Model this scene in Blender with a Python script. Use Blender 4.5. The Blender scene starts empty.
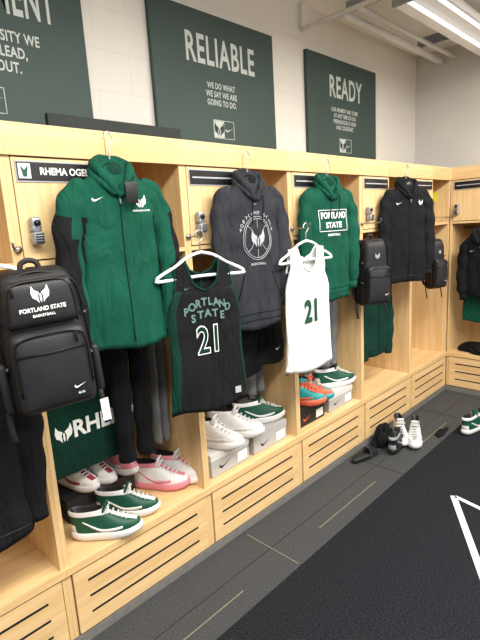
import bpy, bmesh, math, random
from math import sin, cos, pi, radians, sqrt
from mathutils import Matrix, Vector
random.seed(4)
SC = bpy.context.scene
COL = SC.collection

# ------------------------------------------------------------ materials
def s2l(c):
    return tuple(((x/255)/12.92 if x/255 <= .04045 else ((x/255+.055)/1.055)**2.4) for x in c)+(1,)
def base_mat(name):
    m = bpy.data.materials.new(name); m.use_nodes = True
    return m, m.node_tree.nodes, m.node_tree.links, m.node_tree.nodes['Principled BSDF']
def mat(name, rgb, rough=.6, metal=0, var=.12, nscale=30, bump=.0, bscale=200, spec=.4, sheen=0):
    m, N, L, B = base_mat(name)
    c = s2l(rgb)
    tc = N.new('ShaderNodeTexCoord'); nz = N.new('ShaderNodeTexNoise')
    nz.inputs['Scale'].default_value = nscale; nz.inputs['Detail'].default_value = 4
    L.new(tc.outputs['Object'], nz.inputs['Vector'])
    r = N.new('ShaderNodeValToRGB')
    r.color_ramp.elements[0].position = .3; r.color_ramp.elements[1].position = .7
    r.color_ramp.elements[0].color = tuple(x*(1-var) for x in c[:3])+(1,)
    r.color_ramp.elements[1].color = tuple(min(1, x*(1+var)) for x in c[:3])+(1,)
    L.new(nz.outputs['Fac'], r.inputs['Fac']); L.new(r.outputs['Color'], B.inputs['Base Color'])
    B.inputs['Roughness'].default_value = rough; B.inputs['Metallic'].default_value = metal
    B.inputs['Specular IOR Level'].default_value = spec
    if sheen: B.inputs['Sheen Weight'].default_value = sheen
    if bump:
        n2 = N.new('ShaderNodeTexNoise'); n2.inputs['Scale'].default_value = bscale
        L.new(tc.outputs['Object'], n2.inputs['Vector'])
        b = N.new('ShaderNodeBump'); b.inputs['Strength'].default_value = bump; b.inputs['Distance'].default_value = .004
        L.new(n2.outputs['Fac'], b.inputs['Height']); L.new(b.outputs['Normal'], B.inputs['Normal'])
    return m
def cloth(name, rgb, wr=.5, var=.15, spec=.15):
    m, N, L, B = base_mat(name); c = s2l(rgb)
    tc = N.new('ShaderNodeTexCoord')
    nz = N.new('ShaderNodeTexNoise'); nz.inputs['Scale'].default_value = 7; nz.inputs['Detail'].default_value = 3
    L.new(tc.outputs['Object'], nz.inputs['Vector'])
    r = N.new('ShaderNodeValToRGB'); r.color_ramp.elements[0].position = .3; r.color_ramp.elements[1].position = .7
    r.color_ramp.elements[0].color = tuple(x*(1-var) for x in c[:3])+(1,); r.color_ramp.elements[1].color = tuple(min(1, x*(1+var)) for x in c[:3])+(1,)
    L.new(nz.outputs['Fac'], r.inputs['Fac']); L.new(r.outputs['Color'], B.inputs['Base Color'])
    B.inputs['Roughness'].default_value = .85; B.inputs['Specular IOR Level'].default_value = spec
    mp = N.new('ShaderNodeMapping'); mp.inputs['Scale'].default_value = (11, 11, 3.2); mp.inputs['Rotation'].default_value = (0, .25, 0)
    L.new(tc.outputs['Object'], mp.inputs['Vector'])
    w = N.new('ShaderNodeTexNoise'); w.inputs['Scale'].default_value = 1; w.inputs['Detail'].default_value = 3; w.inputs['Distortion'].default_value = 1.2
    L.new(mp.outputs['Vector'], w.inputs['Vector'])
    b1 = N.new('ShaderNodeBump'); b1.inputs['Strength'].default_value = wr; b1.inputs['Distance'].default_value = .05
    L.new(w.outputs['Fac'], b1.inputs['Height'])
    f = N.new('ShaderNodeTexNoise'); f.inputs['Scale'].default_value = 450; L.new(tc.outputs['Object'], f.inputs['Vector'])
    b2 = N.new('ShaderNodeBump'); b2.inputs['Strength'].default_value = .2; b2.inputs['Distance'].default_value = .003
    L.new(f.outputs['Fac'], b2.inputs['Height']); L.new(b1.outputs['Normal'], b2.inputs['Normal']); L.new(b2.outputs['Normal'], B.inputs['Normal'])
    return m
def wood(name, scale, a=(224, 192, 142), b=(208, 171, 118)):
    m, N, L, B = base_mat(name)
    tc = N.new('ShaderNodeTexCoord'); mp = N.new('ShaderNodeMapping'); mp.inputs['Scale'].default_value = scale
    L.new(tc.outputs['Object'], mp.inputs['Vector'])
    n1 = N.new('ShaderNodeTexNoise'); n1.inputs['Scale'].default_value = 1.0; n1.inputs['Detail'].default_value = 6
    n1.inputs['Distortion'].default_value = .6
    L.new(mp.outputs['Vector'], n1.inputs['Vector'])
    r = N.new('ShaderNodeValToRGB'); e = r.color_ramp.elements
    e[0].position = .32; e[0].color = s2l(b); e[1].position = .62; e[1].color = s2l(a)
    L.new(n1.outputs['Fac'], r.inputs['Fac']); L.new(r.outputs['Color'], B.inputs['Base Color'])
    B.inputs['Roughness'].default_value = .42; B.inputs['Specular IOR Level'].default_value = .35
    return m
WV = wood('maple_vertical', (28, 28, 1.6)); WH = wood('maple_horizontal', (1.6, 28, 28))
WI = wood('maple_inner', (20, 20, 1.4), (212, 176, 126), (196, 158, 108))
BLACKSLOT = mat('slot_black', (18, 16, 15), .8)
GREYBASE = mat('vinyl_base', (112, 110, 106), .5)
GREEN = cloth('cloth_green', (14, 74, 57), .7)
DGREEN = cloth('cloth_dark_green', (12, 50, 40), .5)
BLACK = cloth('cloth_black', (21, 22, 25), .6)
CHAR = cloth('cloth_charcoal', (46, 48, 53), .7)
GREYC = cloth('cloth_grey', (120, 120, 121), .6)
WHITEC = cloth('cloth_white', (224, 224, 221), .35, var=.03)
PACK = mat('pack_nylon', (21, 21, 24), .55, var=.2, nscale=12, bump=.3, bscale=600)
PACK2 = mat('pack_panel', (29, 29, 33), .5, var=.2, nscale=12, bump=.2, bscale=600)
ZIP = mat('zip_black', (9, 9, 10), .35)
WHITE = mat('print_white', (238, 238, 236), .6, var=.02)
PGREY = mat('print_grey', (168, 170, 176), .6, var=.02)
PGREEN = mat('print_green', (16, 72, 54), .6, var=.03)
PTEAL = mat('print_grey_green', (92, 122, 112), .6, var=.03)
PLAST = mat('plastic_white', (238, 238, 240), .3, var=.02)
BPLAST = mat('plastic_black', (22, 22, 24), .35)
METAL = mat('metal_satin', (178, 178, 180), .32, 1, var=.05)
LOCKG = mat('lock_grey', (158, 162, 168), .35, .6, var=.05)
SIGN = mat('sign_green', (50, 69, 65), .55, var=.05, nscale=4)
SIGNEDGE = mat('sign_edge', (28, 36, 35), .6)
SLET = mat('sign_letters', (190, 197, 193), .6, var=.02)
SW = mat('shoe_white', (222, 220, 218), .5, var=.03)
SG = mat('shoe_green', (14, 74, 56), .5, var=.1)
SP = mat('shoe_pink', (218, 132, 146), .5, var=.08)
SR = mat('shoe_red', (148, 52, 66), .5, var=.08)
SB = mat('shoe_black', (22, 23, 26), .5)
ST = mat('shoe_teal', (30, 150, 150), .5)
SO = mat('shoe_orange', (226, 104, 74), .5)
SGR = mat('shoe_grey', (150, 154, 158), .5)
BOXG = mat('carton_grey', (172, 170, 168), .7, var=.03)
BOXW = mat('carton_white', (208, 206, 202), .7, var=.03)
BOXO = mat('carton_orange', (214, 86, 46), .7, var=.05)
BOXK = mat('carton_black', (30, 30, 32), .6)
PAPER = mat('sticky_yellow', (228, 214, 70), .8, var=.02)
PIPE = mat('pipe_paint', (222, 223, 224), .45, var=.03)
BEAM = mat('beam_grey', (140, 142, 146), .6, var=.05)

# ------------------------------------------------------------ mesh builder
class MB:
    def __init__(s):
        s.v = []; s.f = []; s.m = []; s.sm = []; s.mats = []; s.M = Matrix()
    def mi(s, m):
        if m not in s.mats: s.mats.append(m)
        return s.mats.index(m)
    def add(s, vs, fs, m, smooth=False):
        o = len(s.v)
        s.v += [s.M @ Vector(p) for p in vs]
        for k, f in enumerate(fs):
            s.f.append([i+o for i in f]); s.m.append(s.mi(m[k] if isinstance(m, list) else m)); s.sm.append(smooth)
    def box(s, x0, x1, y0, y1, z0, z1, m):
        vs = [(x0,y0,z0),(x1,y0,z0),(x1,y1,z0),(x0,y1,z0),(x0,y0,z1),(x1,y0,z1),(x1,y1,z1),(x0,y1,z1)]
        s.add(vs, [(0,3,2,1),(4,5,6,7),(0,1,5,4),(1,2,6,5),(2,3,7,6),(3,0,4,7)], m)
    def rbox(s, c, d, r, m, seg=3, top=1.0, sag=0):
        bm = bmesh.new(); bmesh.ops.create_cube(bm, size=1)
        for v in bm.verts: v.co = Vector((v.co.x*d[0], v.co.y*d[1], v.co.z*d[2]))
        bmesh.ops.bevel(bm, geom=bm.edges[:], offset=min(r, min(d)*.49), segments=seg, profile=.5, affect='EDGES')
        if sag: bmesh.ops.subdivide_edges(bm, edges=[e for e in bm.edges if e.calc_length() > min(d)*.5], cuts=5, use_grid_fill=True)
        for v in bm.verts:
            if top != 1:
                k = 1+(top-1)*(v.co.z/d[2]+.5); v.co.x *= k
            if sag:
                q = (1-(2*v.co.x/d[0])**2)*(1-(2*v.co.z/d[2])**2)
                v.co.y += math.copysign(sag*max(0, q), v.co.y)
                v.co.x += sag*.35*sin(v.co.z*21+1)*(1 if v.co.x > 0 else -.6)
        bm.verts.index_update()
        vs = [(v.co.x+c[0], v.co.y+c[1], v.co.z+c[2]) for v in bm.verts]
        fs = [[v.index for v in f.verts] for f in bm.faces]
        bm.free(); s.add(vs, fs, m, True)
    def rings(s, R, m, closed=True, caps=(True, True), smooth=True, matf=None):
        n = len(R[0]); vs = [p for r in R for p in r]; fs = []; ms = []
        for i in range(len(R)-1):
            for j in range(n if closed else n-1):
                k = (j+1) % n
                fs.append((i*n+j, i*n+k, (i+1)*n+k, (i+1)*n+j)); ms.append(matf(i, j, n) if matf else m)
        if caps[0]: fs.append(tuple(range(n))[::-1]); ms.append(m)
        if caps[1]: fs.append(tuple((len(R)-1)*n+j for j in range(n))); ms.append(m)
        s.add(vs, fs, ms, smooth)
    def tube(s, path, rad, m, n=10, ref=(0, 1, 0), caps=(True, True), matf=None, loop=False, wob=None):
        P = [Vector(p) for p in path]; K = len(P); R = []
        b = Vector(ref)
        for i in range(K):
            if loop: t = P[(i+1) % K]-P[i-1]
            else: t = P[min(i+1, K-1)]-P[max(i-1, 0)]
            t.normalize()
            bb = b-t*b.dot(t)
            if bb.length < 1e-3: bb = Vector((1, .01, .02)); bb = bb-t*bb.dot(t)
            bb.normalize(); b = bb
            a = t.cross(bb)
            r = rad[i] if isinstance(rad, list) else rad
            ra, rb = r if isinstance(r, tuple) else (r, r)
            R.append([tuple(P[i]+(a*ra*cos(2*pi*j/n)+bb*rb*sin(2*pi*j/n))*(wob(i, j, n) if wob else 1)) for j in range(n)])
            if isinstance(ref, tuple) and not loop and isinstance(r, tuple): b = Vector(ref)
        if loop: R.append(R[0]); caps = (False, False)
        s.rings(R, m, True, caps, True, matf)
    def cyl(s, p0, p1, r, m, n=14): s.tube([p0, p1], r, m, n, ref=(0.01, .3, 1) if abs(p1[2]-p0[2]) < 1e-6 else (0, 1, 0))
    def ell(s, c, r, m, n=14, k=8):
        R = []
        for i in range(k+1):
            a = -pi/2+pi*i/k; q = max(cos(a), .02)
            R.append([(c[0]+r[0]*q*cos(2*pi*j/n), c[1]+r[1]*q*sin(2*pi*j/n), c[2]+r[2]*sin(a)) for j in range(n)])
        s.rings(R, m)
    def poly(s, pts, m, f=lambda x, z: 0.0, off=.002):
        s.add([(x, f(x, z)-off, z) for x, z in pts], [tuple(range(len(pts)))], m)
    def text(s, txt, size, cx, cz, m, f=lambda x, z: 0.0, off=.002, sx=1, bold=.02, align='CENTER', sp=1.0):
        cu = bpy.data.curves.new('t', 'FONT'); cu.body = txt; cu.size = size; cu.align_x = align; cu.align_y = 'CENTER'
        cu.offset = bold*size; cu.resolution_u = 3; cu.space_character = sp
        ob = bpy.data.objects.new('t', cu); COL.objects.link(ob); bpy.context.view_layer.update()
        me = bpy.data.meshes.new_from_object(ob.evaluated_get(bpy.context.evaluated_depsgraph_get()))
        vs = []
        for v in me.vertices:
            x = cx+v.co.x*sx; z = cz+v.co.y; vs.append((x, f(x, z)-off, z))
        s.add(vs, [list(p.vertices) for p in me.polygons], m)
        bpy.data.objects.remove(ob); bpy.data.curves.remove(cu); bpy.data.meshes.remove(me)
    def finish(s, name, parent=None, loc=(0, 0, 0), rz=0, bevel=0, sub=0, recalc=True):
        me = bpy.data.meshes.new(name); me.from_pydata([tuple(v) for v in s.v], [], s.f)
        for m in s.mats: me.materials.append(m)
        for p, mi, sm in zip(me.polygons, s.m, s.sm): p.material_index = mi; p.use_smooth = sm
        if recalc:
            bm = bmesh.new(); bm.from_mesh(me); bmesh.ops.recalc_face_normals(bm, faces=bm.faces[:]); bm.to_mesh(me); bm.free()
        ob = bpy.data.objects.new(name, me); COL.objects.link(ob)
        ob.location = loc; ob.rotation_euler = (0, 0, rz)
        if parent: ob.parent = parent
        if bevel:
            b = ob.modifiers.new('b', 'BEVEL'); b.width = bevel; b.segments = 2; b.limit_method = 'ANGLE'
        if sub:
            b = ob.modifiers.new('s', 'SUBSURF'); b.levels = sub; b.render_levels = sub
        return ob
def empty(name, loc=(0, 0, 0), rz=0, rot=None):
    e = bpy.data.objects.new(name, None); COL.objects.link(e); e.location = loc
    e.rotation_euler = rot if rot else (0, 0, rz); e.empty_display_size = .05
    return e
def lerp(tab, t):
    if t <= tab[0][0]: return tab[0][1]
    for (a, x), (b, y) in zip(tab, tab[1:]):
        if t <= b: return x+(y-x)*(t-a)/(b-a)
    return tab[-1][1]
def smooth_path(pts, k=6):
    P = [Vector(p) for p in pts]; out = []
    for i in range(len(P)-1):
        p0 = P[max(i-1, 0)]; p1 = P[i]; p2 = P[i+1]; p3 = P[min(i+2, len(P)-1)]
        for j in range(k):
            t = j/k
            out.append(.5*((2*p1)+(p2-p0)*t+(2*p0-5*p1+4*p2-p3)*t*t+(-p0+3*p1-3*p2+p3)*t**3))
    out.append(P[-1]); return [tuple(p) for p in out]

# ------------------------------------------------------------ room
XF, YB, ZC = 5.05, .605, 3.24
def room():
    m, N, L, B = base_mat('painted_block_wall')
    tc = N.new('ShaderNodeTexCoord'); sp = N.new('ShaderNodeSeparateXYZ'); L.new(tc.outputs['Object'], sp.inputs[0])
    ad = N.new('ShaderNodeMath'); ad.operation = 'ADD'; L.new(sp.outputs['X'], ad.inputs[0]); L.new(sp.outputs['Y'], ad.inputs[1])
    cb = N.new('ShaderNodeCombineXYZ'); L.new(ad.outputs[0], cb.inputs['X']); L.new(sp.outputs['Z'], cb.inputs['Y'])
    br = N.new('ShaderNodeTexBrick'); br.inputs['Scale'].default_value = 1
    br.inputs['Brick Width'].default_value = .4; br.inputs['Row Height'].default_value = .2
    br.inputs['Mortar Size'].default_value = .005; br.inputs['Mortar Smooth'].default_value = .6
    br.inputs['Color1'].default_value = s2l((218, 215, 208)); br.inputs['Color2'].default_value = s2l((216, 213, 206))
    br.inputs['Mortar'].default_value = s2l((211, 208, 201))
    L.new(cb.outputs[0], br.inputs['Vector']); L.new(br.outputs['Color'], B.inputs['Base Color'])
    bp = N.new('ShaderNodeBump'); bp.inputs['Strength'].default_value = .15; bp.inputs['Distance'].default_value = .003; bp.invert = True
    L.new(br.outputs['Fac'], bp.inputs['Height']); L.new(bp.outputs['Normal'], B.inputs['Normal'])
    B.inputs['Roughness'].default_value = .65
    wall2 = mat('wall_paint_far', (204, 201, 196), .7, var=.03, nscale=3)
    w = MB(); w.box(-3, XF+.1, YB, YB+.1, 0, ZC+.05, m); w.finish('wall_back')
    w = MB(); w.box(XF, XF+.1, -5, YB, 0, ZC+.05, wall2); w.finish('wall_right')
    ceil = mat('ceiling_paint', (236, 236, 236), .8, var=.03, nscale=2)
    w = MB(); w.box(-3, XF+.1, -5, YB+.1, ZC, ZC+.1, ceil); w.finish('ceiling')
    tile = mat('rubber_tile', (57, 59, 61), .65, var=.45, nscale=120, bump=.15)
    seam = mat('tile_seam', (32, 33, 35), .7); inlay = mat('tile_inlay', (132, 127, 102), .6)
    fl = MB(); fl.box(-3, XF+.1, -5, YB+.1, -.1, 0, tile)
    for X in (-.6, .51, 1.63, 2.745, 3.86): fl.box(X-.003, X+.003, -.41, -.002, 0, .0012, seam)
    fl.box(1.6275, 1.632, -.395, -.03, 0, .002, inlay)
    for a, b in ((.9, 1.32), (1.93, 2.55), (3.1, 3.7)): fl.box(a, b, -.3075, -.3035, 0, .002, inlay)
    fl.box(-3, XF, -.21, -.206, 0, .0012, seam)
    fl.finish('floor')
    carpet = mat('carpet_black', (31, 33, 37), .95, var=.8, nscale=130, bump=.8, bscale=220, spec=.1)
    cw = mat('carpet_white', (205, 205, 205), .9, var=.1, nscale=200)
    c = MB(); c.box(-3, 4.2, -5, -.412, 0.0005, .008, carpet)
    def stripe(a, b, wd):
        a = Vector(a); b = Vector(b); d = (b-a).normalized(); n = Vector((-d.y, d.x))*wd/2
        q = [a-n, b-n, b+n, a+n]
        c.add([(p.x, p.y, .0095) for p in q], [(0, 1, 2, 3)], cw)
    stripe((2.68, -.76), (2.57, -1.25), .028); stripe((2.68, -.75), (1.55, -1.44), .035); stripe((2.57, -1.24), (1.55, -1.43), .03)
    c.finish('carpet')
    b = MB(); b.box(XF-.012, XF, -5, -2.31, 0, .1, GREYBASE); b.finish('baseboard_right')
room()

# ------------------------------------------------------------ lockers
W = .762
def lock(mb, x, z):
    mb.rbox((x, -.022, z+.018), (.036, .03, .05), .008, LOCKG)
    mb.cyl((x, -.035, z+.022), (x, -.046, z+.022), .011, BPLAST)
    mb.rbox((x, -.03, z-.03), (.042, .04, .046), .012, LOCKG)
    mb.tube([(x-.012, -.03, z-.01), (x-.012, -.035, z+.008), (x+.012, -.035, z+.008), (x+.012, -.03, z-.01)], .003, METAL, 8)
    for k in range(4): mb.box(x-.014, x+.014, -.052, -.049, z-.046+k*.009, z-.041+k*.009, BPLAST)
def locker(loc, rz=0, label=None, note=False):
    e = empty('locker', loc, rz)
    b = MB(); t = .019
    for x in (0, W-t): b.box(x, x+t, 0, .59, .05, 2.04, WV)
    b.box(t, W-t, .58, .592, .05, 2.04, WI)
    b.box(0, W, -.004, .592, 2.04, 2.06, WH)
    b.box(0, W/2-.0015, -.012, 0, 1.955, 2.062, WH); b.box(W/2+.0015, W, -.012, 0, 1.955, 2.062, WH)
    b.box(t, W-t, .0, .58, 1.576, 1.595, WH)
    b.box(W/2-.01, W/2+.01, .0, .58, 1.595, 2.04, WV)
    b.box(t, W-t, .0, .58, .345, .377, WH)
    b.box(.0, W, -.012, 0, .345, .379, WH)
    b.box(0, W, .02, .04, .0, .05, GREYBASE)
    b.box(0, W, -.004, .02, .0, .045, GREYBASE)
    b.finish('carcass', e, bevel=.0015)
    d = MB(); d.box(.024, W-.024, -.006, .014, .055, .338, WH)
    for z in (.275, .2, .125): d.rbox((W/2, -.006, z), (W*.78, .003, .011), .0014, BLACKSLOT, 1)
    d.box(t, W-t, .014, .016, .045, .345, BLACKSLOT)
    d.finish('drawer_front', e)
    d = MB(); d.box(.022, W/2-.012, -.002, .014, 1.6, 1.951, WV); d.box(.02, W/2-.01, .014, .016, 1.595, 1.955, BLACKSLOT)
    d.finish('cubby_door', e, bevel=.001)
    n = MB(); n.box(.032, W/2-.018, -.006, -.002, 1.868, 1.94, PGREY); n.box(.036, W/2-.022, -.008, -.006, 1.873, 1.935, BPLAST)
    if label:
        n.text(label, .034, .215, 1.904, WHITE, lambda x, z: -.008, .001, sx=.9, bold=.03)
        n.box(.04, .082, -.0085, -.008, 1.88, 1.93, WHITE)
        n.add([(.047,-.0092,1.925),(.06,-.0092,1.908),(.075,-.0092,1.925),(.068,-.0092,1.885),(.054,-.0092,1.885)], [(0,1,2,3,4)], PGREEN)
    else: n.box(.05, W/2-.04, -.0087, -.008, 1.9, 1.907, PGREY)
    n.finish('name_plate', e)
    l = MB(); lock(l, .066, 1.705); l.finish('cubby_lock', e)
    r = MB(); r.cyl((t, .3, 1.53), (W-t, .3, 1.53), .0125, METAL)
    r.cyl((.002, 0, 1.64), (.002, -.012, 1.64), .012, METAL)
    r.tube(smooth_path([(.002, -.002, 1.64), (-.02, -.07, 1.64), (-.068, -.165, 1.64), (-.078, -.185, 1.65), (-.082, -.19, 1.668)]), .004, METAL, 8)
    r.finish('rail_and_hook', e)
    if note:
        q = MB(); q.box(W-.0205, W-t, .10, .18, 1.78, 1.87, PAPER); q.finish('sticky_note', e)
    return e
X0 = .643
labels = {-2: None, -1: None, 0: 'RHEMA OGELE'}
for k in range(-2, 5):
    locker((X0+W*k, 0, 0), 0, labels.get(k), note=(k == 4))
for j in range(3):
    locker((X0+W*5+.003, -.004-W*j, 0), -pi/2)

# ------------------------------------------------------------ posters
def emblem(mb, cx, cz, s, m, f=lambda x, z: 0.0, off=.003):
    for g in (-1, 1):
        mb.poly([(cx+g*a*s, cz+b*s) for a, b in ((.06, .1), (.30, .26), (.42, .5), (.5, .1), (.44, -.18), (.26, -.3), (.12, -.5), (.14, -.1))], m, f, off)
        mb.poly([(cx+g*a*s, cz+b*s) for a, b in ((0, .05), (.045, .0), (.06, -.3), (0, -.5))], m, f, off)
def swoosh(mb, cx, cz, s, m, f=lambda x, z: 0.0, off=.003):
    mb.poly([(cx+a*s, cz+b*s) for a, b in ((-.5, .0), (-.42, -.14), (-.25, -.17), (.5, .2), (-.15, -.03), (-.32, -.03), (-.38, .02), (-.4, .14))], m, f, off)
def poster(x0, title, tw, lines, ls=.048, z0=.03, cx=0):
    e = empty('wall_sign', (x0+.515, YB, 2.5))
    b = MB(); b.box(-.515, .515, -.03, -.002, -.435, .435, SIGN); b.finish('panel', e, bevel=.002)
    F = lambda x, z: -.03
    t = MB(); t.text(title, .225, .02+cx, .215, SLET, F, .001, sx=tw, bold=.02, sp=1.1)
    for i, s in enumerate(lines): t.text(s, ls, cx, z0-ls*1.02*i, SLET, F, .001, sx=.72, bold=.02, sp=1.05)
    zc = -.222
    for a in ((-.09, .09, zc+.052, zc+.055), (-.09, .09, zc-.055, zc-.052)): t.box(cx+a[0], cx+a[1], -.033, -.0305, a[2], a[3], SLET)
    for a in (-.09, .087): t.box(cx+a, cx+a+.003, -.033, -.0305, zc-.055, zc+.055, SLET)
    t.box(cx-.085, cx, -.033, -.0305, zc-.05, zc+.05, SLET)
    emblem(t, cx-.043, zc, .085, SIGNEDGE, F, .0035); swoosh(t, cx+.045, zc, .07, SLET, F)
    t.finish('lettering', e)
poster(.30, 'COMMITMENT', .44, ['THROUGH ADVERSITY WE', 'COMMIT AND LEAD,', 'NEVER OPT OUT.'], .062, .05, cx=0)
poster(1.73, 'RELIABLE', .60, ['WE DO WHAT', 'WE SAY WE ARE', 'GOING TO DO.'])
poster(3.15, 'READY', .66, ['OUR MOMENT MAY COME', 'AT ANY TIME SO OUR', 'PREPARATION IS NOW', 'AND CONSTANT.'], .044, .05)
b = MB(); b.box(1.02, 1.77, .43, .46, 2.06, 2.215, SIGNEDGE); b.finish('spare_sign_board', bevel=.002)

# ------------------------------------------------------------ ceiling things
p = MB()
for y, z, r in ((.34, 3.12, .03), (.22, 3.13, .018), (-.62, 3.08, .03)): p.cyl((3.3, y, z), (XF-.01, y, z), r, PIPE)
for x in (3.4, 4.6): p.box(x-.01, x+.01, -.68, .38, 3.165, 3.24, BEAM)
p.finish('ceiling_pipe')
p = MB(); p.cyl((3.12, YB-.02, 3.06), (3.12, -3, 3.06), .016, PIPE); p.cyl((3.12, YB-.03, 3.07), (3.12, YB-.03, 3.24), .012, PIPE)
p.cyl((3.12, -1.5, 3.06), (3.12, -1.5, 3.24), .008, PIPE); p.finish('conduit')
def emis(name, c, s):
    m, N, L, B = base_mat(name); B.inputs['Emission Color'].default_value = c; B.inputs['Emission Strength'].default_value = s; return m
GLOW = emis('lamp_diffuser', (1, .98, .95, 1), 5); TUBE = emis('tube_glow', (1, .98, .95, 1), 1.2)
e = empty('strip_lamp', (4.15, -.2, 3.06))
p = MB(); p.box(-.85, .85, -.05, .05, .05, .12, PIPE)
p.rings([[(-.85, -.17, .0), (-.85, -.05, .06), (-.85, .05, .06), (-.85, .17, .0)], [(.85, -.17, .0), (.85, -.05, .06), (.85, .05, .06), (.85, .17, .0)]], PIPE, False, (False, False), False)
for y in (-.075, .075): p.cyl((-.82, y, .005), (.82, y, .005), .013, TUBE)
for x in (-.84, .84): p.box(x-.015, x+.015, -.17, .17, -.01, .05, BEAM)
for x in (-.6, .6): p.cyl((x, 0, .12), (x, 0, .18), .006, METAL)
p.finish('reflector_and_tubes', e)
def fixture(x, y, sx, sy, power, up=22):
    e = empty('ceiling_light', (x, y, 3.0))
    q = MB(); q.box(-sx/2, sx/2, -sy/2, sy/2, 0, .06, PIPE); q.box(-sx/2+.03, sx/2-.03, -sy/2+.03, sy/2-.03, -.004, 0, GLOW)
    for a in (-sx/3, sx/3): q.cyl((a, 0, .06), (a, 0, .24), .006, METAL)
    q.finish('housing', e)
    for nm, pw, z, rx in (('lamp_down', power, -.02, 0), ('ceiling_fill', up, .08, pi)):  # upward area light is an added fill to brighten the ceiling
        l = bpy.data.lights.new(nm, 'AREA'); l.shape = 'RECTANGLE'; l.size = sx; l.size_y = sy; l.energy = pw; l.color = (1, .965, .9)
        o = bpy.data.objects.new(nm, l); COL.objects.link(o); o.parent = e; o.location = (0, 0, z); o.rotation_euler = (rx, 0, 0)
fixture(.4, -1.7, 2.4, .5, 112, 30); fixture(3.2, -1.7, 2.4, .5, 120, 34); fixture(1.6, -3.7, 2.4, .5, 90)
w = bpy.data.worlds.new('world'); SC.world = w; w.use_nodes = True
w.node_tree.nodes['Background'].inputs[0].default_value = (1, .975, .94, 1); w.node_tree.nodes['Background'].inputs[1].default_value = .68

# ------------------------------------------------------------ hangers / garments
def hanger(e, m=PLAST, drop=.09, half=.205, hook=.075, y=0):
    b = MB()
    b.tube(smooth_path([(-.022, y, hook-.005), (-.015, y, hook+.012), (0, y, hook+.02), (.016, y, hook+.01), (.018, y, hook-.01), (0, y, hook-.032), (0, y, .0)]), .0035, METAL, 8)
    b.tube(smooth_path([(0, y, .004), (-.06, y, -.012), (-half*.6, y, -.048), (-half+.01, y, -drop+.008), (-half, y, -drop-.006), (-half+.015, y, -drop-.012), (0, y, -drop-.006), (half-.015, y, -drop-.012), (half, y, -drop-.006), (half-.01, y, -drop+.008), (half*.6, y, -.048), (.06, y, -.012), (0, y, .004)], 4), .007, m, 8)
    return b.finish('hanger', e)
def ridge(t):
    return 1-abs(sin(t))**.8*1.6
def make_front(hwt, hdt, amp, ph, sp=2.6):
    def fold(x, z):
        g = min(1, max(.12, -z*1.5))
        return amp*g*(.8*ridge(8*x+3*z+ph)+.55*sin(27*x-6*z+2*ph)+.5*sin(15*z+11*x+ph))+amp*.5*sin(40*(x*.6-z)+ph)*(1 if .08 < -z < .35 and abs(x) > .07 else 0)
    def F(x, z):
        hw = lerp(hwt, -z); hd = lerp(hdt, -z); u = min(1, abs(x)/hw)
        k = (1-u**sp)**(1/sp)
        return -hd*k+fold(x, z)*min(1, k*1.5)
    return F
def torso(mb, L, hwt, hdt, F, m, nz=34, nu=44, matf=None, hemwave=.008, ph=0):
    R = []
    for i in range(nz+1):
        z = -L*(i/nz); hw = lerp(hwt, -z); hd = lerp(hdt, -z); ring = []
        hw *= 1+.018*sin(z*23+ph)
        def zz_(x): return z-(hemwave*sin(20*x+ph) if i > nz-3 else 0)+(.012*(x/.2)**2 if i > nz-3 else 0)
        for j in range(nu+1):
            x = hw*sin(pi/2*(-1+2*j/nu)); ring.append((x, F(x, z), zz_(x)))
        for j in range(1, nu):
            x = hw*sin(pi/2*(1-2*j/nu))
            u = min(1, abs(x)/hw); ring.append((x, hd*.7*(1-u**2.5)**(1/2.5)+.004*sin(19*x+z*6), zz_(x)))
        R.append(ring)
    mb.rings(R, m, True, (True, True), True, matf)
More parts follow.
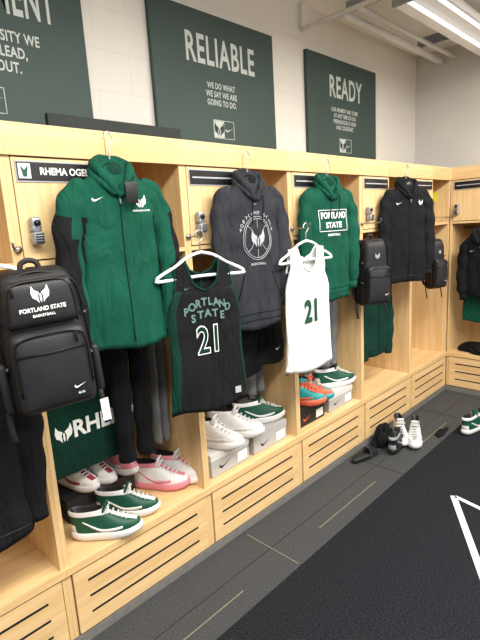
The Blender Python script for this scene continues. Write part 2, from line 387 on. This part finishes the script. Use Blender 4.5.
def garment(name, loc, rz, L, Wd, m, ph=0, hood=True, cuff=None, zipper=False, full_zip=False, side=None, pocket=True, amp=.008, slv=.62, hem=True, spread=.03, lining=ZIP, hoods=.85):
    e = empty(name, loc, rz)
    hwt = [(0, .05), (.02, .075), (.05, .115), (.085, Wd-.02), (.12, Wd), (.2, Wd-.012), (L*.6, Wd-.008), (L-.05, Wd+.004), (L, Wd-.008 if hem else Wd+.016)]
    hdt = [(0, .03), (.05, .04), (.14, .046), (L*.6, .046), (L, .044)]
    F = make_front(hwt, hdt, amp, ph)
    b = MB()
    nu = 44
    mf = None
    if side: mf = lambda i, j, n: side if (8 < i < 20 and (j < 9-(i-8)*.6 or nu-9+(i-8)*.6 <= j < nu+6 or j > n-6)) else m
    torso(b, L, hwt, hdt, F, m, matf=mf, ph=ph)
    b.finish('body', e)
    for g, nm in ((-1, 'sleeve_left'), (1, 'sleeve_right')):
        s = MB(); A = Wd-.035
        pts = smooth_path([(g*(A-.03), .0, -.065), (g*(A+.015), -.004, -.105), (g*(A+.022+spread*.7), -.010, -.2), (g*(A+.025+spread), -.016, -.34), (g*(A+.02+spread), -.024, -.48), (g*(A+.012+spread*.9), -.024, -slv)], 7)
        n = len(pts); rd = []
        for i in range(n):
            t = i/(n-1); r = lerp([(0, .03), (.12, .048), (.3, .054), (.6, .049), (.9, .042), (.93, .036), (1, .034)], t)
            rd.append((r, r*.58))
        wob = lambda i, j, nn: 1+(.10*sin(i*.95+ph*2+g+1.5*sin(2*pi*j/nn+ph))*min(1, i/8)+.05*sin(3*2*pi*j/nn+i*.35+ph))
        def mf2(i, j, nn):
            v = (pts[min(i, n-1)][2])
            a = cos(2*pi*j/nn)*1.0
            return side if (v < -.17 and a*g > .15 and v > -.5) or (g < 0 and v < -.24 and a*g > -.4) else m
        s.tube(pts, rd, m, 20, matf=mf2 if side else None, wob=wob)
        if cuff: s.tube([pts[-1], (pts[-1][0], pts[-1][1], pts[-1][2]-.045)], [(.033, .022), (.031, .02)], cuff, 14)
        s.finish(nm, e)
    h = MB()
    if hood:
        q = hoods
        loop = [(0, -.058, -.12), (.036, -.054, -.075), (.07, -.035, -.025), (.078, .005, .012), (.045, .038, .03), (0, .045, .038), (-.045, .038, .03), (-.078, .005, .012), (-.07, -.035, -.025), (-.036, -.054, -.075)]
        lp = [(x*q, y*q, z*q) for x, y, z in smooth_path(loop+[loop[0]], 4)[:-1]]
        h.tube(lp, .017, m, 12, loop=True, wob=lambda i, j, nn: 1+.16*sin(i*.9+ph)+.1*sin(2*pi*j/nn*2+i))
        h.ell((0, .014*q, -.02), (.095*q, .04*q, .062*q), m, 18, 10)
        h.ell((0, -.014*q, -.025), (.06*q, .03*q, .05*q), lining)
        for g in (-1, 1):
            h.tube(smooth_path([(g*.015*q, .045*q, .03*q), (g*.075*q, .03*q, .0), (g*.098*q, -.01*q, -.035*q), (g*.07*q, -.045*q, -.075*q), (g*.02*q, -.056*q, -.12*q)]), [(.012, .014)]*25, m, 10)
        if not full_zip:
            for g in (-1, 1): h.tube(smooth_path([(g*.03, -.065, -.085), (g*.034, -.066, -.13), (g*.03, F(g*.03, -.2)-.008, -.22)]), .0028, lining, 6)
    else:
        lp = [(.062*sin(2*pi*k/20), .006-.042*cos(2*pi*k/20), .005+.018*(1-cos(2*pi*k/20))/2) for k in range(20)]
        h.tube(lp, .014, m, 10, loop=True); h.ell((0, .0, -.005), (.055, .035, .02), lining)
    h.finish('hood' if hood else 'collar', e)
    d = MB()
    if zipper:
        zb = -(L-.03) if full_zip else -.27
        zs = [-.10+(zb+.10)*k/34 for k in range(35)]
        d.tube([(0, F(0, z)-.001, z) for z in zs], .003, lining, 6)
        d.rbox((0, F(0, zs[1])-.009, zs[1]-.01), (.008, .004, .025), .001, METAL)
    if pocket:
        N = 12; R1 = []
        for i in range(N+1):
            z = -L*.62-L*.27*i/N; hwp = lerp([(0, .085), (.75, .145), (1, .145)], i/N)
            R1.append([(hwp*(2*j/16-1), F(hwp*(2*j/16-1), z)-.005, z) for j in range(17)])
        d.rings(R1, m, False, (False, False))
        for g in (-1, 1): d.tube([(R1[i][0 if g < 0 else 16][0], R1[i][0 if g < 0 else 16][1], R1[i][0][2]) for i in range(0, 10)], .002, lining, 6)
    if hem:
        zs = -L+.045
        d.tube([(x, F(x, zs)-.001, zs) for x in [(-.93+1.86*k/40)*(Wd-.01) for k in range(41)]], .002, lining, 6)
    if d.v: d.finish('trim_details', e)
    return e, F
def steel_hook(e):
    h = MB(); h.tube(smooth_path([(-.02, 0, .10), (0, 0, .125), (.018, 0, .1), (0, 0, .07), (0, 0, .0)]), .003, METAL, 8)
    h.finish('hanger_hook', e)

YG = -.07
e, F = garment('green_jacket', (.995, YG-.015, 1.92), radians(-6), .69, .170, GREEN, ph=.4, cuff=None, zipper=True, full_zip=True, side=BLACK, pocket=False, slv=.66, hem=False, spread=.045, lining=DGREEN, amp=.009)
d = MB(); swoosh(d, -.085, -.12, .045, WHITE, F, .004); emblem(d, .085, -.13, .05, WHITE, F, .005)
d.text('PORTLAND STATE', .009, .085, -.165, WHITE, F, .004)
d.rbox((.035, -.078, -.10), (.05, .006, .08), .003, BPLAST); d.tube([(.035, -.073, -.06), (.02, -.055, -.02)], .0015, BPLAST, 5)
d.finish('chest_logos', e); steel_hook(e)

e, F = garment('charcoal_hoodie', (1.745, YG-.01, 1.90), radians(-8), .74, .178, CHAR, ph=2.1, cuff=CHAR, slv=.60, lining=BLACK)
d = MB()
RX, RZ, CZ = .088, .105, -.29
for k0 in (1.0, .9):
    ring = [(RX*k0*cos(2*pi*k/36), CZ+RZ*k0*sin(2*pi*k/36)) for k in range(36)]
    d.tube([(x, F(x, z)-.003, z) for x, z in ring], .0018, PGREY, 5, loop=True)
for g in (-1, 1):
    arc = [(g*(RX*.9-.055*cos(t)), CZ+RZ*.62*sin(t)) for t in [-1.25+2.5*k/14 for k in range(15)]]
    d.tube([(x, F(x, z)-.003, z) for x, z in arc], .0016, PGREY, 5)
d.tube([(0, F(0, z)-.003, z) for z in [CZ+RZ*.9-RZ*.45*k/6 for k in range(7)]], .0016, PGREY, 5)
d.tube([(0, F(0, z)-.003, z) for z in [CZ-RZ*.9+RZ*.4*k/6 for k in range(7)]], .0016, PGREY, 5)
emblem(d, 0, CZ, .085, PGREY, F, .006)
for k, ch in enumerate('PORTLAND STATE'):
    a = radians(160-10.8*k); d.text(ch, .022, .104*cos(a), CZ+.122*sin(a), PGREY, F, .005)
d.text('BASKETBALL', .017, 0, CZ-.125, PGREY, F, .005); swoosh(d, .0, -.125, .025, PGREY, F, .005)
d.finish('chest_print', e); steel_hook(e)

e, F = garment('green_hoodie', (2.415, YG-.01, 1.90), radians(-12), .70, .172, GREEN, ph=3.7, cuff=GREEN, slv=.60, lining=DGREEN)
d = MB()
d.text('PORTLAND', .05, .0, -.20, WHITE, F, .006, sx=.76, bold=.03); d.text('STATE', .045, .0, -.255, WHITE, F, .006, sx=1.0, bold=.03)
for z in (-.168, -.288): d.tube([(x, F(x, z)-.004, z) for x in [-.11+.22*k/24 for k in range(25)]], .0022, WHITE, 5)
for x in (-.11, .11): d.tube([(x, F(x, z)-.004, z) for z in [-.168-.12*k/10 for k in range(11)]], .0022, WHITE, 5)
d.text('BASKETBALL', .018, .0, -.31, WHITE, F, .006)
d.finish('chest_print', e); steel_hook(e)

e, F = garment('black_jacket', (3.32, YG-.06, 1.90), radians(-26), .70, .172, BLACK, ph=5.2, cuff=BLACK, zipper=True, full_zip=True, pocket=False, slv=.62)
d = MB(); swoosh(d, -.09, -.14, .045, WHITE, F, .005); emblem(d, .09, -.14, .04, WHITE, F, .005); d.finish('chest_logos', e); steel_hook(e)

def jersey(name, loc, rz, m, trim, num, nm, ph=0, panel=None, L=.69, Wd=.185, hook=.075):
    e = empty(name, loc, rz)
    hanger(e, PLAST, hook=hook)
    hwt = [(.0, .13), (.16, .14), (.21, .165), (.25, .175), (.42, .172), (L, .192)]
    hdt = [(0, .012), (.2, .02), (L, .026)]
    F0 = make_front(hwt, hdt, .006, ph, 3)
    F = lambda x, z: F0(x, z)
    b = MB(); zt = -.15
    nz, nu = 28, 40; R = []
    for i in range(nz+1):
        z = zt+(-L-zt)*i/nz; hw = lerp(hwt, -z)*(1+.015*sin(z*19+ph)); ring = []
        for j in range(nu+1):
            x = hw*sin(pi/2*(-1+2*j/nu)); ring.append((x, F(x, z), z-(.006*sin(22*x+ph)-.02*(x/.2)**2 if i > nz-2 else 0)))
        for j in range(1, nu):
            x = hw*sin(pi/2*(1-2*j/nu)); u = abs(x)/hw; ring.append((x, .02*(1-u**3)**(1/3), z))
        R.append(ring)
    pf = (lambda i, j, n: panel if (j < 8 or nu-5 <= j < nu+6 or j > n-6) else m) if panel else None
    b.rings(R, m, True, (True, True), True, pf)
    for g in (-1, 1):
        for fb in (-1, 1):
            rows = []
            for i in range(15):
                t = i/14; z = zt-.008+(.148-.012)*t
                xi = lerp([(0, 0.002), (.10, .035), (.25, .055), (.6, .07), (1, .08)] if fb < 0 else [(0, .001), (.45, .002), (.6, .05), (1, .08)], t)
                xo = lerp([(0, .141), (.3, .132), (.7, .13), (1, .135)], t)
                yb = lambda x: (F(x, z) if fb < 0 else .02)*(1-t**3)
                rows.append([(g*(xi+(xo-xi)*j/5), yb(g*(xi+(xo-xi)*j/5)), z-(.22*((xi+(xo-xi)*j/5)-.08)*t)) for j in range(6)])
            b.rings(rows, m, False, (False, False))
            b.tube([(r[0][0], r[0][1]-.001*1, r[0][2]) for r in rows], .005, trim, 6)
            b.tube([(r[5][0], r[5][1], r[5][2]) for r in rows], .005, trim, 6)
    b.finish('shirt', e, recalc=False)
    d = MB()
    if nm[0]:
        for k, ch in enumerate(nm[0]):
            x = (k-(len(nm[0])-1)/2)*.028; d.text(ch, .046, x, -.205-6*x*x*.6, nm[2], F, .006, sx=.9, bold=.035)
        for k, ch in enumerate(nm[1]):
            x = (k-(len(nm[1])-1)/2)*.034; d.text(ch, .046, x, -.255-6*x*x*.6, nm[2], F, .006, sx=1, bold=.035)
    d.text('21', .165, 0, -.375, num[1], F, .006, sx=.74, bold=.04)
    d.text('21', .165, 0, -.375, num[0], F, .0075, sx=.74, bold=.008)
    swoosh(d, -.085, -.14, .03, nm[2], F, .008)
    if nm[0]: d.box(.11, .14, F(.125, -.62)-.008, F(.125, -.62)-.006, -.64, -.61, PGREY)
    d.finish('lettering', e)
jersey('black_jersey', (1.318, -.185, 1.573), radians(-14), BLACK, DGREEN, (DGREEN, WHITE), ('PORTLAND', 'STATE', PTEAL), 1.1, panel=DGREEN)
jersey('white_jersey', (2.055, -.185, 1.573), radians(-4), WHITEC, WHITEC, (PGREEN, PGREEN), ('', '', PGREEN), 2.6, L=.70)

def hook_to_rail(e, ztop):
    h = MB(); up = 1.545-ztop
    h.tube(smooth_path([(-.02, 0, up-.005), (0, 0, up+.006), (.018, 0, up-.01), (0, 0, up-.05 if up > .07 else .02), (0, 0, -.02)]), .003, METAL, 8)
    h.finish('hanger_hook', e)
def hanging(name, x, y, ztop, L, hw, m, ph=0, hd=.05, amp=.012, top=.75, rz=0):
    e = empty(name, (x, y, ztop), rz)
    hwt = [(0, hw*top), (.08, hw*.95), (L, hw)]; hdt = [(0, .02), (.1, hd), (L, hd)]
    F = make_front(hwt, hdt, amp, ph); b = MB(); torso(b, L, hwt, hdt, F, m, ph=ph); b.finish('cloth', e)
    hook_to_rail(e, ztop); return e, F
def trousers(name, x, y, ztop, L, hw, m, ph=0, rz=0):
    e = empty(name, (x, y, ztop), rz)
    b = MB(); hwt = [(0, hw), (.25, hw*1.05), (.3, hw)]; hdt = [(0, .03), (.3, .045)]
    F = make_front(hwt, hdt, .006, ph); torso(b, .28, hwt, hdt, F, m, nz=10, ph=ph)
    for g in (-1, 1):
        pts = smooth_path([(g*hw*.5, 0, -.2), (g*hw*.52, -.005, -.35), (g*hw*.5, 0, -L*.75), (g*hw*.48, .005, -L)], 7)
        b.tube(pts, [(hw*.5*(1-.25*i/len(pts)), .042*(1-.2*i/len(pts))) for i in range(len(pts))], m, 16, wob=lambda i, j, nn: 1+.08*sin(i*1.3+ph+g)+.05*sin(6*pi*j/nn))
    b.tube([(hw*cos(2*pi*k/20), .03*sin(2*pi*k/20), -.012) for k in range(20)], .008, m, 8, loop=True)
    b.finish('legs', e); hook_to_rail(e, ztop)
    return e
garment('black_warmup_jacket', (.385, -.08, 1.40), 0, .74, .15, BLACK, ph=1.7, hood=False, zipper=True, full_zip=True, pocket=False, slv=.7)
e = empty('clothes_hanger', (.50, -.17, 1.60), radians(-5)); hanger(e, half=.19)
hanging('black_coat', 1.00, .33, 1.48, .66, .2, BLACK, .3, hd=.045)
trousers('black_trousers', 1.10, .12, 1.46, .82, .105, BLACK, .9)
trousers('grey_trousers', 1.31, .22, 1.45, .84, .05, GREYC, 1.9)
e = empty('name_banner', (.93, .215, .64)); b = MB(); b.rbox((0, 0, .18), (.42, .018, .36), .012, DGREEN); b.text('RHEMA', .105, .075, .20, WHITE, lambda x, z: -.0095, .001, sx=.95, bold=.03)
emblem(b, -.13, .2, .08, WHITE, lambda x, z: -.0095, .001)
for g in (-1, 1): b.tube([(g*.17, 0, .35), (g*.15, .03, .6), (g*.14, .072, .905)], .003, BPLAST, 6)
b.finish('banner', e)
trousers('grey_trousers', 1.98, .17, 1.40, .72, .075, GREYC, .5)
hanging('black_shorts', 1.80, .07, 1.2, .34, .12, BLACK, 2.2, hd=.03)
e, F = hanging('black_shorts', 2.0, .055, 1.17, .28, .11, BLACK, 1.2, hd=.03)
d = MB(); swoosh(d, .03, -.2, .05, WHITE, F, .004); d.finish('logo', e)
trousers('grey_trousers', 2.71, .14, 1.42, .75, .085, GREYC, 2.4)
hanging('charcoal_shirt', 2.38, .3, 1.46, .5, .12, CHAR, 1.2)
garment('green_jacket', (3.20, .06, 1.25), radians(-8), .60, .14, DGREEN, ph=2.9, hood=False, zipper=True, full_zip=True, pocket=False, slv=.62, lining=BLACK)
e, F = garment('black_jacket', (4.40, -.30, 1.50), radians(-90), .56, .13, BLACK, ph=.2, hood=True, cuff=BLACK, pocket=False, zipper=True, full_zip=True, slv=.55)
d = MB(); swoosh(d, -.06, -.16, .04, WHITE, F, .006); emblem(d, .06, -.16, .04, WHITE, F, .006); d.finish('chest_logos', e)
steel_hook(e)
hanging('green_shorts', 4.52, -.25, 1.03, .34, .13, GREEN, 1.0, hd=.035, rz=radians(-80))
hanging('grey_shirt', 4.56, -.55, 1.40, .6, .10, GREYC, 1.6, hd=.035, rz=radians(-80))

# ------------------------------------------------------------ backpacks
def backpack(name, loc, rz, s=1.0, logos=True, sxx=1.0, tilt=0):
    e = empty(name, loc, rot=(0, tilt, rz)); e.scale = (s*sxx, s, s)
    b = MB()
    b.rbox((0, 0, 0), (.30, .13, .48), .06, PACK, 5, top=.80, sag=.012)
    b.finish('main_body', e)
    b = MB()
    if logos: b.rbox((0, -.075, .135), (.225, .05, .15), .024, PACK2, 4, top=.88, sag=.008)
    b.rbox((0, -.08, -.085), (.25, .065, .27), .03, PACK2, 4, top=.93, sag=.012)
    b.finish('front_pockets', e)
    b = MB()
    arc = smooth_path([(-.142, -.03, -.1), (-.136, -.035, .08), (-.112, -.04, .19), (0, -.045, .23), (.112, -.04, .19), (.136, -.035, .08), (.142, -.03, -.1)])
    b.tube(arc, .004, ZIP, 6)
    if logos: b.tube(smooth_path([(-.1, -.094, .06), (-.097, -.099, .16), (-.07, -.098, .2), (0, -.1, .206), (.07, -.098, .2), (.097, -.099, .16), (.1, -.094, .06)]), .0035, ZIP, 6)
    b.tube(smooth_path([(-.11, -.116, -.15), (-.108, -.118, .0), (-.08, -.118, .032), (0, -.12, .04), (.08, -.118, .032), (.108, -.118, .0), (.11, -.116, -.15)]), .0035, ZIP, 6)
    b.tube([(-.105, -.12, -.02), (0, -.126, -.022), (.105, -.12, -.02)], .003, ZIP, 6)
    b.rbox((.08, -.125, .012), (.008, .006, .035), .002, ZIP)
    if logos: b.rbox((-.08, -.106, .18), (.008, .006, .03), .002, ZIP)
    b.finish('zippers', e)
    b = MB()
    b.tube(smooth_path([(-.03, .02, .228), (-.024, .02, .255), (0, .02, .265), (.024, .02, .255), (.03, .02, .228)]), [(.009, .004)]*25, PACK, 8)
    for g in (-1, 1):
        b.tube(smooth_path([(g*.05, .06, .22), (g*.09, .1, .15), (g*.105, .12, 0), (g*.11, .1, -.14), (g*.125, .06, -.2)]), [(.028, .008)]*25, PACK, 8)
        b.tube(smooth_path([(g*.128, .05, -.19), (g*.15, .02, -.22), (g*.155, .0, -.28), (g*.15, -.01, -.33)]), [(.012, .0025)]*19, ZIP, 6)
        if logos: b.rbox((g*.148, .0, -.13), (.028, .10, .17), .013, PACK2, 3)
        for z in (.09, -.05): b.tube([(g*.135, .04, z), (g*.148, -.02, z-.01), (g*.13, -.06, z-.015)], [(.009, .003)]*3, ZIP, 6)
    if logos: b.rbox((.155, -.015, -.30), (.03, .004, .085), .002, WHITE)
    b.finish('straps_and_handle', e)
    d = MB(); f = lambda x, z: (-.1075 if z > .04 else -.1235)
    if logos:
        emblem(d, .0, .165, .055, WHITE, f, .002); d.text('PORTLAND STATE', .0185, 0, .118, WHITE, f, .002, sx=.9, bold=.03); d.text('BASKETBALL', .012, 0, .098, WHITE, f, .002)
        swoosh(d, .065, -.15, .04, WHITE, f, .002); d.text('ELITE', .009, .065, -.175, WHITE, f, .002)
    else:
        emblem(d, 0, .12, .045, PGREY, lambda x, z: -.078, .002); swoosh(d, .065, -.15, .04, WHITE, lambda x, z: -.1225, .002)
    if d.v: d.finish('logos', e)
backpack('backpack', (.572, -.30, 1.375), radians(-14), .90, tilt=radians(-3))
backpack('backpack', (2.85, -.12, 1.32), radians(-30), .92, logos=False, sxx=.78)
backpack('backpack', (3.90, -.10, 1.27), radians(-30), .85, logos=False, sxx=.55)

# ------------------------------------------------------------ shoes
def shoe(name, loc, rz, main, sole=SW, accent=SW, lace=SW, inner=SB, rot=None, s=1.0):
    e = empty(name, loc, rz, rot); e.scale = (s*1.05, s*1.05, s*.98)
    prof = [(0, .82), (.2, .82), (.42, .78), (.68, 1.0), (.85, .98), (1, .8)]
    Lg = .27
    def ring(z, yb, yf, w, n=28):
        out = []; yc = (yb+yf)/2; ry = (yf-yb)/2
        for k in range(n):
            a = 2*pi*k/n; c = cos(a); q = sin(a)
            y = yc+ry*math.copysign(abs(c)**.85, c); t = max(0, min(1, y/Lg))
            x = w*lerp(prof, t)*math.copysign(abs(q)**.75, q)
            out.append((x, -y, z+.014*max(0, t-.6)**2/.16+.006*max(0, .15-t)/.15))
        return out
    b = MB()
    b.rings([ring(0, .01, .252, .041), ring(.008, .0, .268, .047), ring(.018, -.004, .272, .0485), ring(.028, -.003, .271, .048), ring(.036, .002, .266, .045)], sole)
    b.rings([ring(.001, .02, .24, .036), ring(-.0015, .02, .24, .036)], accent)
    lv = [(.032, .004, .264, .0445), (.045, .0, .262, .0445), (.057, -.001, .252, .0435), (.068, -.001, .228, .041), (.08, 0, .20, .038), (.092, .0, .175, .0355), (.106, -.003, .15, .0345), (.120, -.005, .13, .0335), (.126, .001, .124, .031)]
    b.rings([ring(*q) for q in lv], main, True, (False, False), matf=lambda i, j, n: accent if (i >= 6 or (i < 3 and (11 <= j <= 16)) or (2 <= i <= 5 and (j in (0, 27)))) else main)
    b.rings([ring(.126, .001, .124, .031), ring(.118, .012, .112, .022), ring(.05, .02, .11, .02)], inner, True, (False, True))
    b.finish('sole_and_upper', e)
    l = MB()
    for yy, zz in ((.145, .120), (.163, .109), (.181, .099), (.199, .090), (.215, .083)):
        l.tube([(-.02, -yy+.004, zz-.006), (-.01, -yy, zz), (.01, -yy, zz), (.02, -yy+.004, zz-.006)], .0032, lace, 6)
    l.tube(smooth_path([(-.0, -.14, .124), (-.02, -.15, .13), (-.028, -.14, .115), (0, -.14, .124), (.02, -.15, .13), (.028, -.14, .115), (0, -.14, .124)]), .002, lace, 6)
    l.M = Matrix.Translation((0, -.13, .122)) @ Matrix.Rotation(radians(20), 4, 'X')
    l.rbox((0, 0, .006), (.042, .01, .05), .005, main)
    l.M = Matrix()
    for g in (-1, 1):
        pts = []
        for y, z in ((.2, .052), (.17, .047), (.13, .044), (.1, .054), (.05, .084)):
            w = lerp([(.032, .0445), (.057, .0435), (.08, .038)], z)
            c = min(.99, abs((y-.13)/.13)); pts.append((g*(w*lerp(prof, y/Lg)*(sqrt(1-c*c)**.75)+.001), -y, z))
        l.tube(smooth_path(pts, 4), [(.002, .008*(1-.7*abs(k/16-.3)))for k in range(17)], accent if accent is not main else sole, 6, ref=(0, 0, 1))
    l.finish('laces_and_stripe', e)
BZ = .3805
def shoebox(name, x0, x1, y0, h, body, lid, z=BZ, depth=.34):
    e = empty(name, ((x0+x1)/2, y0, z)); w = (x1-x0)/2
    b = MB(); b.box(-w+.003, w-.003, .003, depth-.003, 0, h-.02, body); b.box(-w, w, 0, depth, h-.035, h, lid)
    swoosh(b, -w*.3, h*.36, .09, BPLAST if body is not BOXK else BOXO, lambda x, z: .003, .001)
    b.box(w*.35, w*.85, .001, .003, h*.12, h*.55, WHITE)
    b.finish('box_and_lid', e, bevel=.0015)
shoe('sneaker', (.755, .155, BZ), radians(50), SG, SW, SW, SW, s=1.08)
shoe('sneaker', (.92, .23, BZ), radians(44), SG, SW, SW, SW, s=1.05)
shoe('sneaker', (1.17, .33, BZ), radians(34), SW, SP, SP, SW, s=1.12)
shoe('sneaker', (1.30, .33, BZ), radians(24), SW, SW, SP, SW, s=1.12)
shoebox('shoe_box', .79, 1.15, .26, .11, BOXK, BOXK, depth=.23)
shoe('sneaker', (.86, .49, BZ+.112), radians(14), SW, SW, SR, SW)
shoe('sneaker', (.975, .49, BZ+.112), radians(8), SW, SW, SR, SW)
shoe('sneaker', (1.085, .48, BZ+.112), radians(10), SP, SW, SW, SW)
shoe('sneaker', (1.24, .56, BZ), radians(-2), SP, SW, SW, SW)
shoebox('shoe_box', 1.475, 1.765, .04, .125, BOXG, BOXW)
shoebox('shoe_box', 1.80, 2.10, .04, .12, BOXG, BOXG)
shoebox('shoe_box', 2.22, 2.52, .05, .125, BOXK, BOXK)
shoebox('shoe_box', 2.57, 2.87, .05, .12, BOXG, BOXW)
shoe('sneaker', (1.52, .27, BZ+.127), radians(22), SW, SW, SW, SW, s=1.18)
shoe('sneaker', (1.67, .27, BZ+.127), radians(28), SW, SW, SW, SW, s=1.18)
shoe('sneaker', (1.83, .22, BZ+.122), radians(62), SG, SW, SW, SW, s=1.15)
shoe('sneaker', (1.87, .335, BZ+.122), radians(58), SG, SW, SW, SW, s=1.08)
shoe('sneaker', (2.26, .25, BZ+.127), radians(30), ST, SO, SO, SO, s=1.15)
shoe('sneaker', (2.39, .27, BZ+.127), radians(22), SO, ST, ST, SO, s=1.15)
shoe('sneaker', (2.63, .21, BZ+.122), radians(62), SG, SW, SW, SW, s=1.15)
shoe('sneaker', (2.67, .325, BZ+.122), radians(56), SGR, SW, SW, SW, s=1.1)
# floor shoes
shoe('sneaker', (3.34, -.06, .0025), radians(-55), SW, SW, SGR, SW, s=1.15)
shoe('sneaker', (3.38, -.19, .0025), radians(-66), SW, SW, SGR, SW, s=1.15)
shoe('sneaker', (2.93, -.22, .0025), radians(100), SB, SB, SGR, SB, s=1.05)
shoe('sneaker', (3.53, -.50, .0105), radians(80), SG, SW, SW, SW, s=1.1)
shoe('sneaker', (3.68, -.62, .0105), radians(100), SG, SW, SW, SW)
def crumple(name, loc, r, m, ph):
    b = MB(); R = []; n = 36; K = 12
    for i in range(K+1):
        a = pi/2*i/K; z = r[2]*sin(a); q = max(.03, cos(a)**.8)
        ring = []
        for j in range(n):
            th = 2*pi*j/n; k = 1+.18*sin(3*th+ph+z*20)+.10*sin(7*th-2*ph+i)
            ring.append((r[0]*q*k*cos(th), r[1]*q*k*sin(th), max(0, z*(1+.25*sin(4*th+ph)))))
        R.append(ring)
    b.rings(R, m); return b.finish(name, None, loc)
def slide(loc, rz):
    e = empty('slide_sandal', loc, rz); b = MB()
    def ring(z, k=1.0):
        return [(.045*k*(1 if sin(a) > 0 else -1)*abs(sin(a))**.7*(.85+.15*cos(a)), -.13+.13*k*(-cos(a)), z) for a in [2*pi*j/28 for j in range(28)]]
    b.rings([ring(0, .97), ring(.012), ring(.026), ring(.03, .96)], SB)
    R = []
    for i in range(7):
        y = -.15-.075*i/6; R.append([(.047*cos(pi*j/12), y, .012+(.062-.004*i)*sin(pi*j/12)) for j in range(13)])
    b.rings(R, SB, False, (False, False)); b.rings([[(x*.92, y, z-.004) for x, y, z in r] for r in R], SGR, False, (False, False))
    b.finish('sole_and_strap', e)
slide((2.66, -.07, .0025), radians(80))
crumple('black_duffel_bag', (3.07, -.085, .0015), (.12, .05, .13), BLACK, .4)
crumple('black_sock', (3.50, -.35, .0015), (.10, .03, .02), BLACK, 2.2)
crumple('black_tshirt', (.70, .38, BZ), (.033, .13, .16), BLACK, 1.3)
crumple('black_tshirt', (4.62, -.28, BZ), (.14, .2, .07), BLACK, 3.3)

# ------------------------------------------------------------ camera
cam = bpy.data.cameras.new('camera'); co = bpy.data.objects.new('camera', cam); COL.objects.link(co)
r = Vector((.6991, -.7125, -.0598)); u = Vector((.1806, .0951, .9789)); bk = Vector((-.6918, -.6952, .1952))
r.normalize(); bk.normalize(); u = bk.cross(r).normalized(); r = u.cross(bk)
M = Matrix(((r.x, u.x, bk.x, 0), (r.y, u.y, bk.y, -1.72), (r.z, u.z, bk.z, 1.677), (0, 0, 0, 1)))
co.matrix_world = M
cam.sensor_fit = 'VERTICAL'; cam.sensor_height = 36; cam.lens = 475/640*36
cam.clip_start = .02
SC.camera = co
SC.view_settings.view_transform = 'Standard'
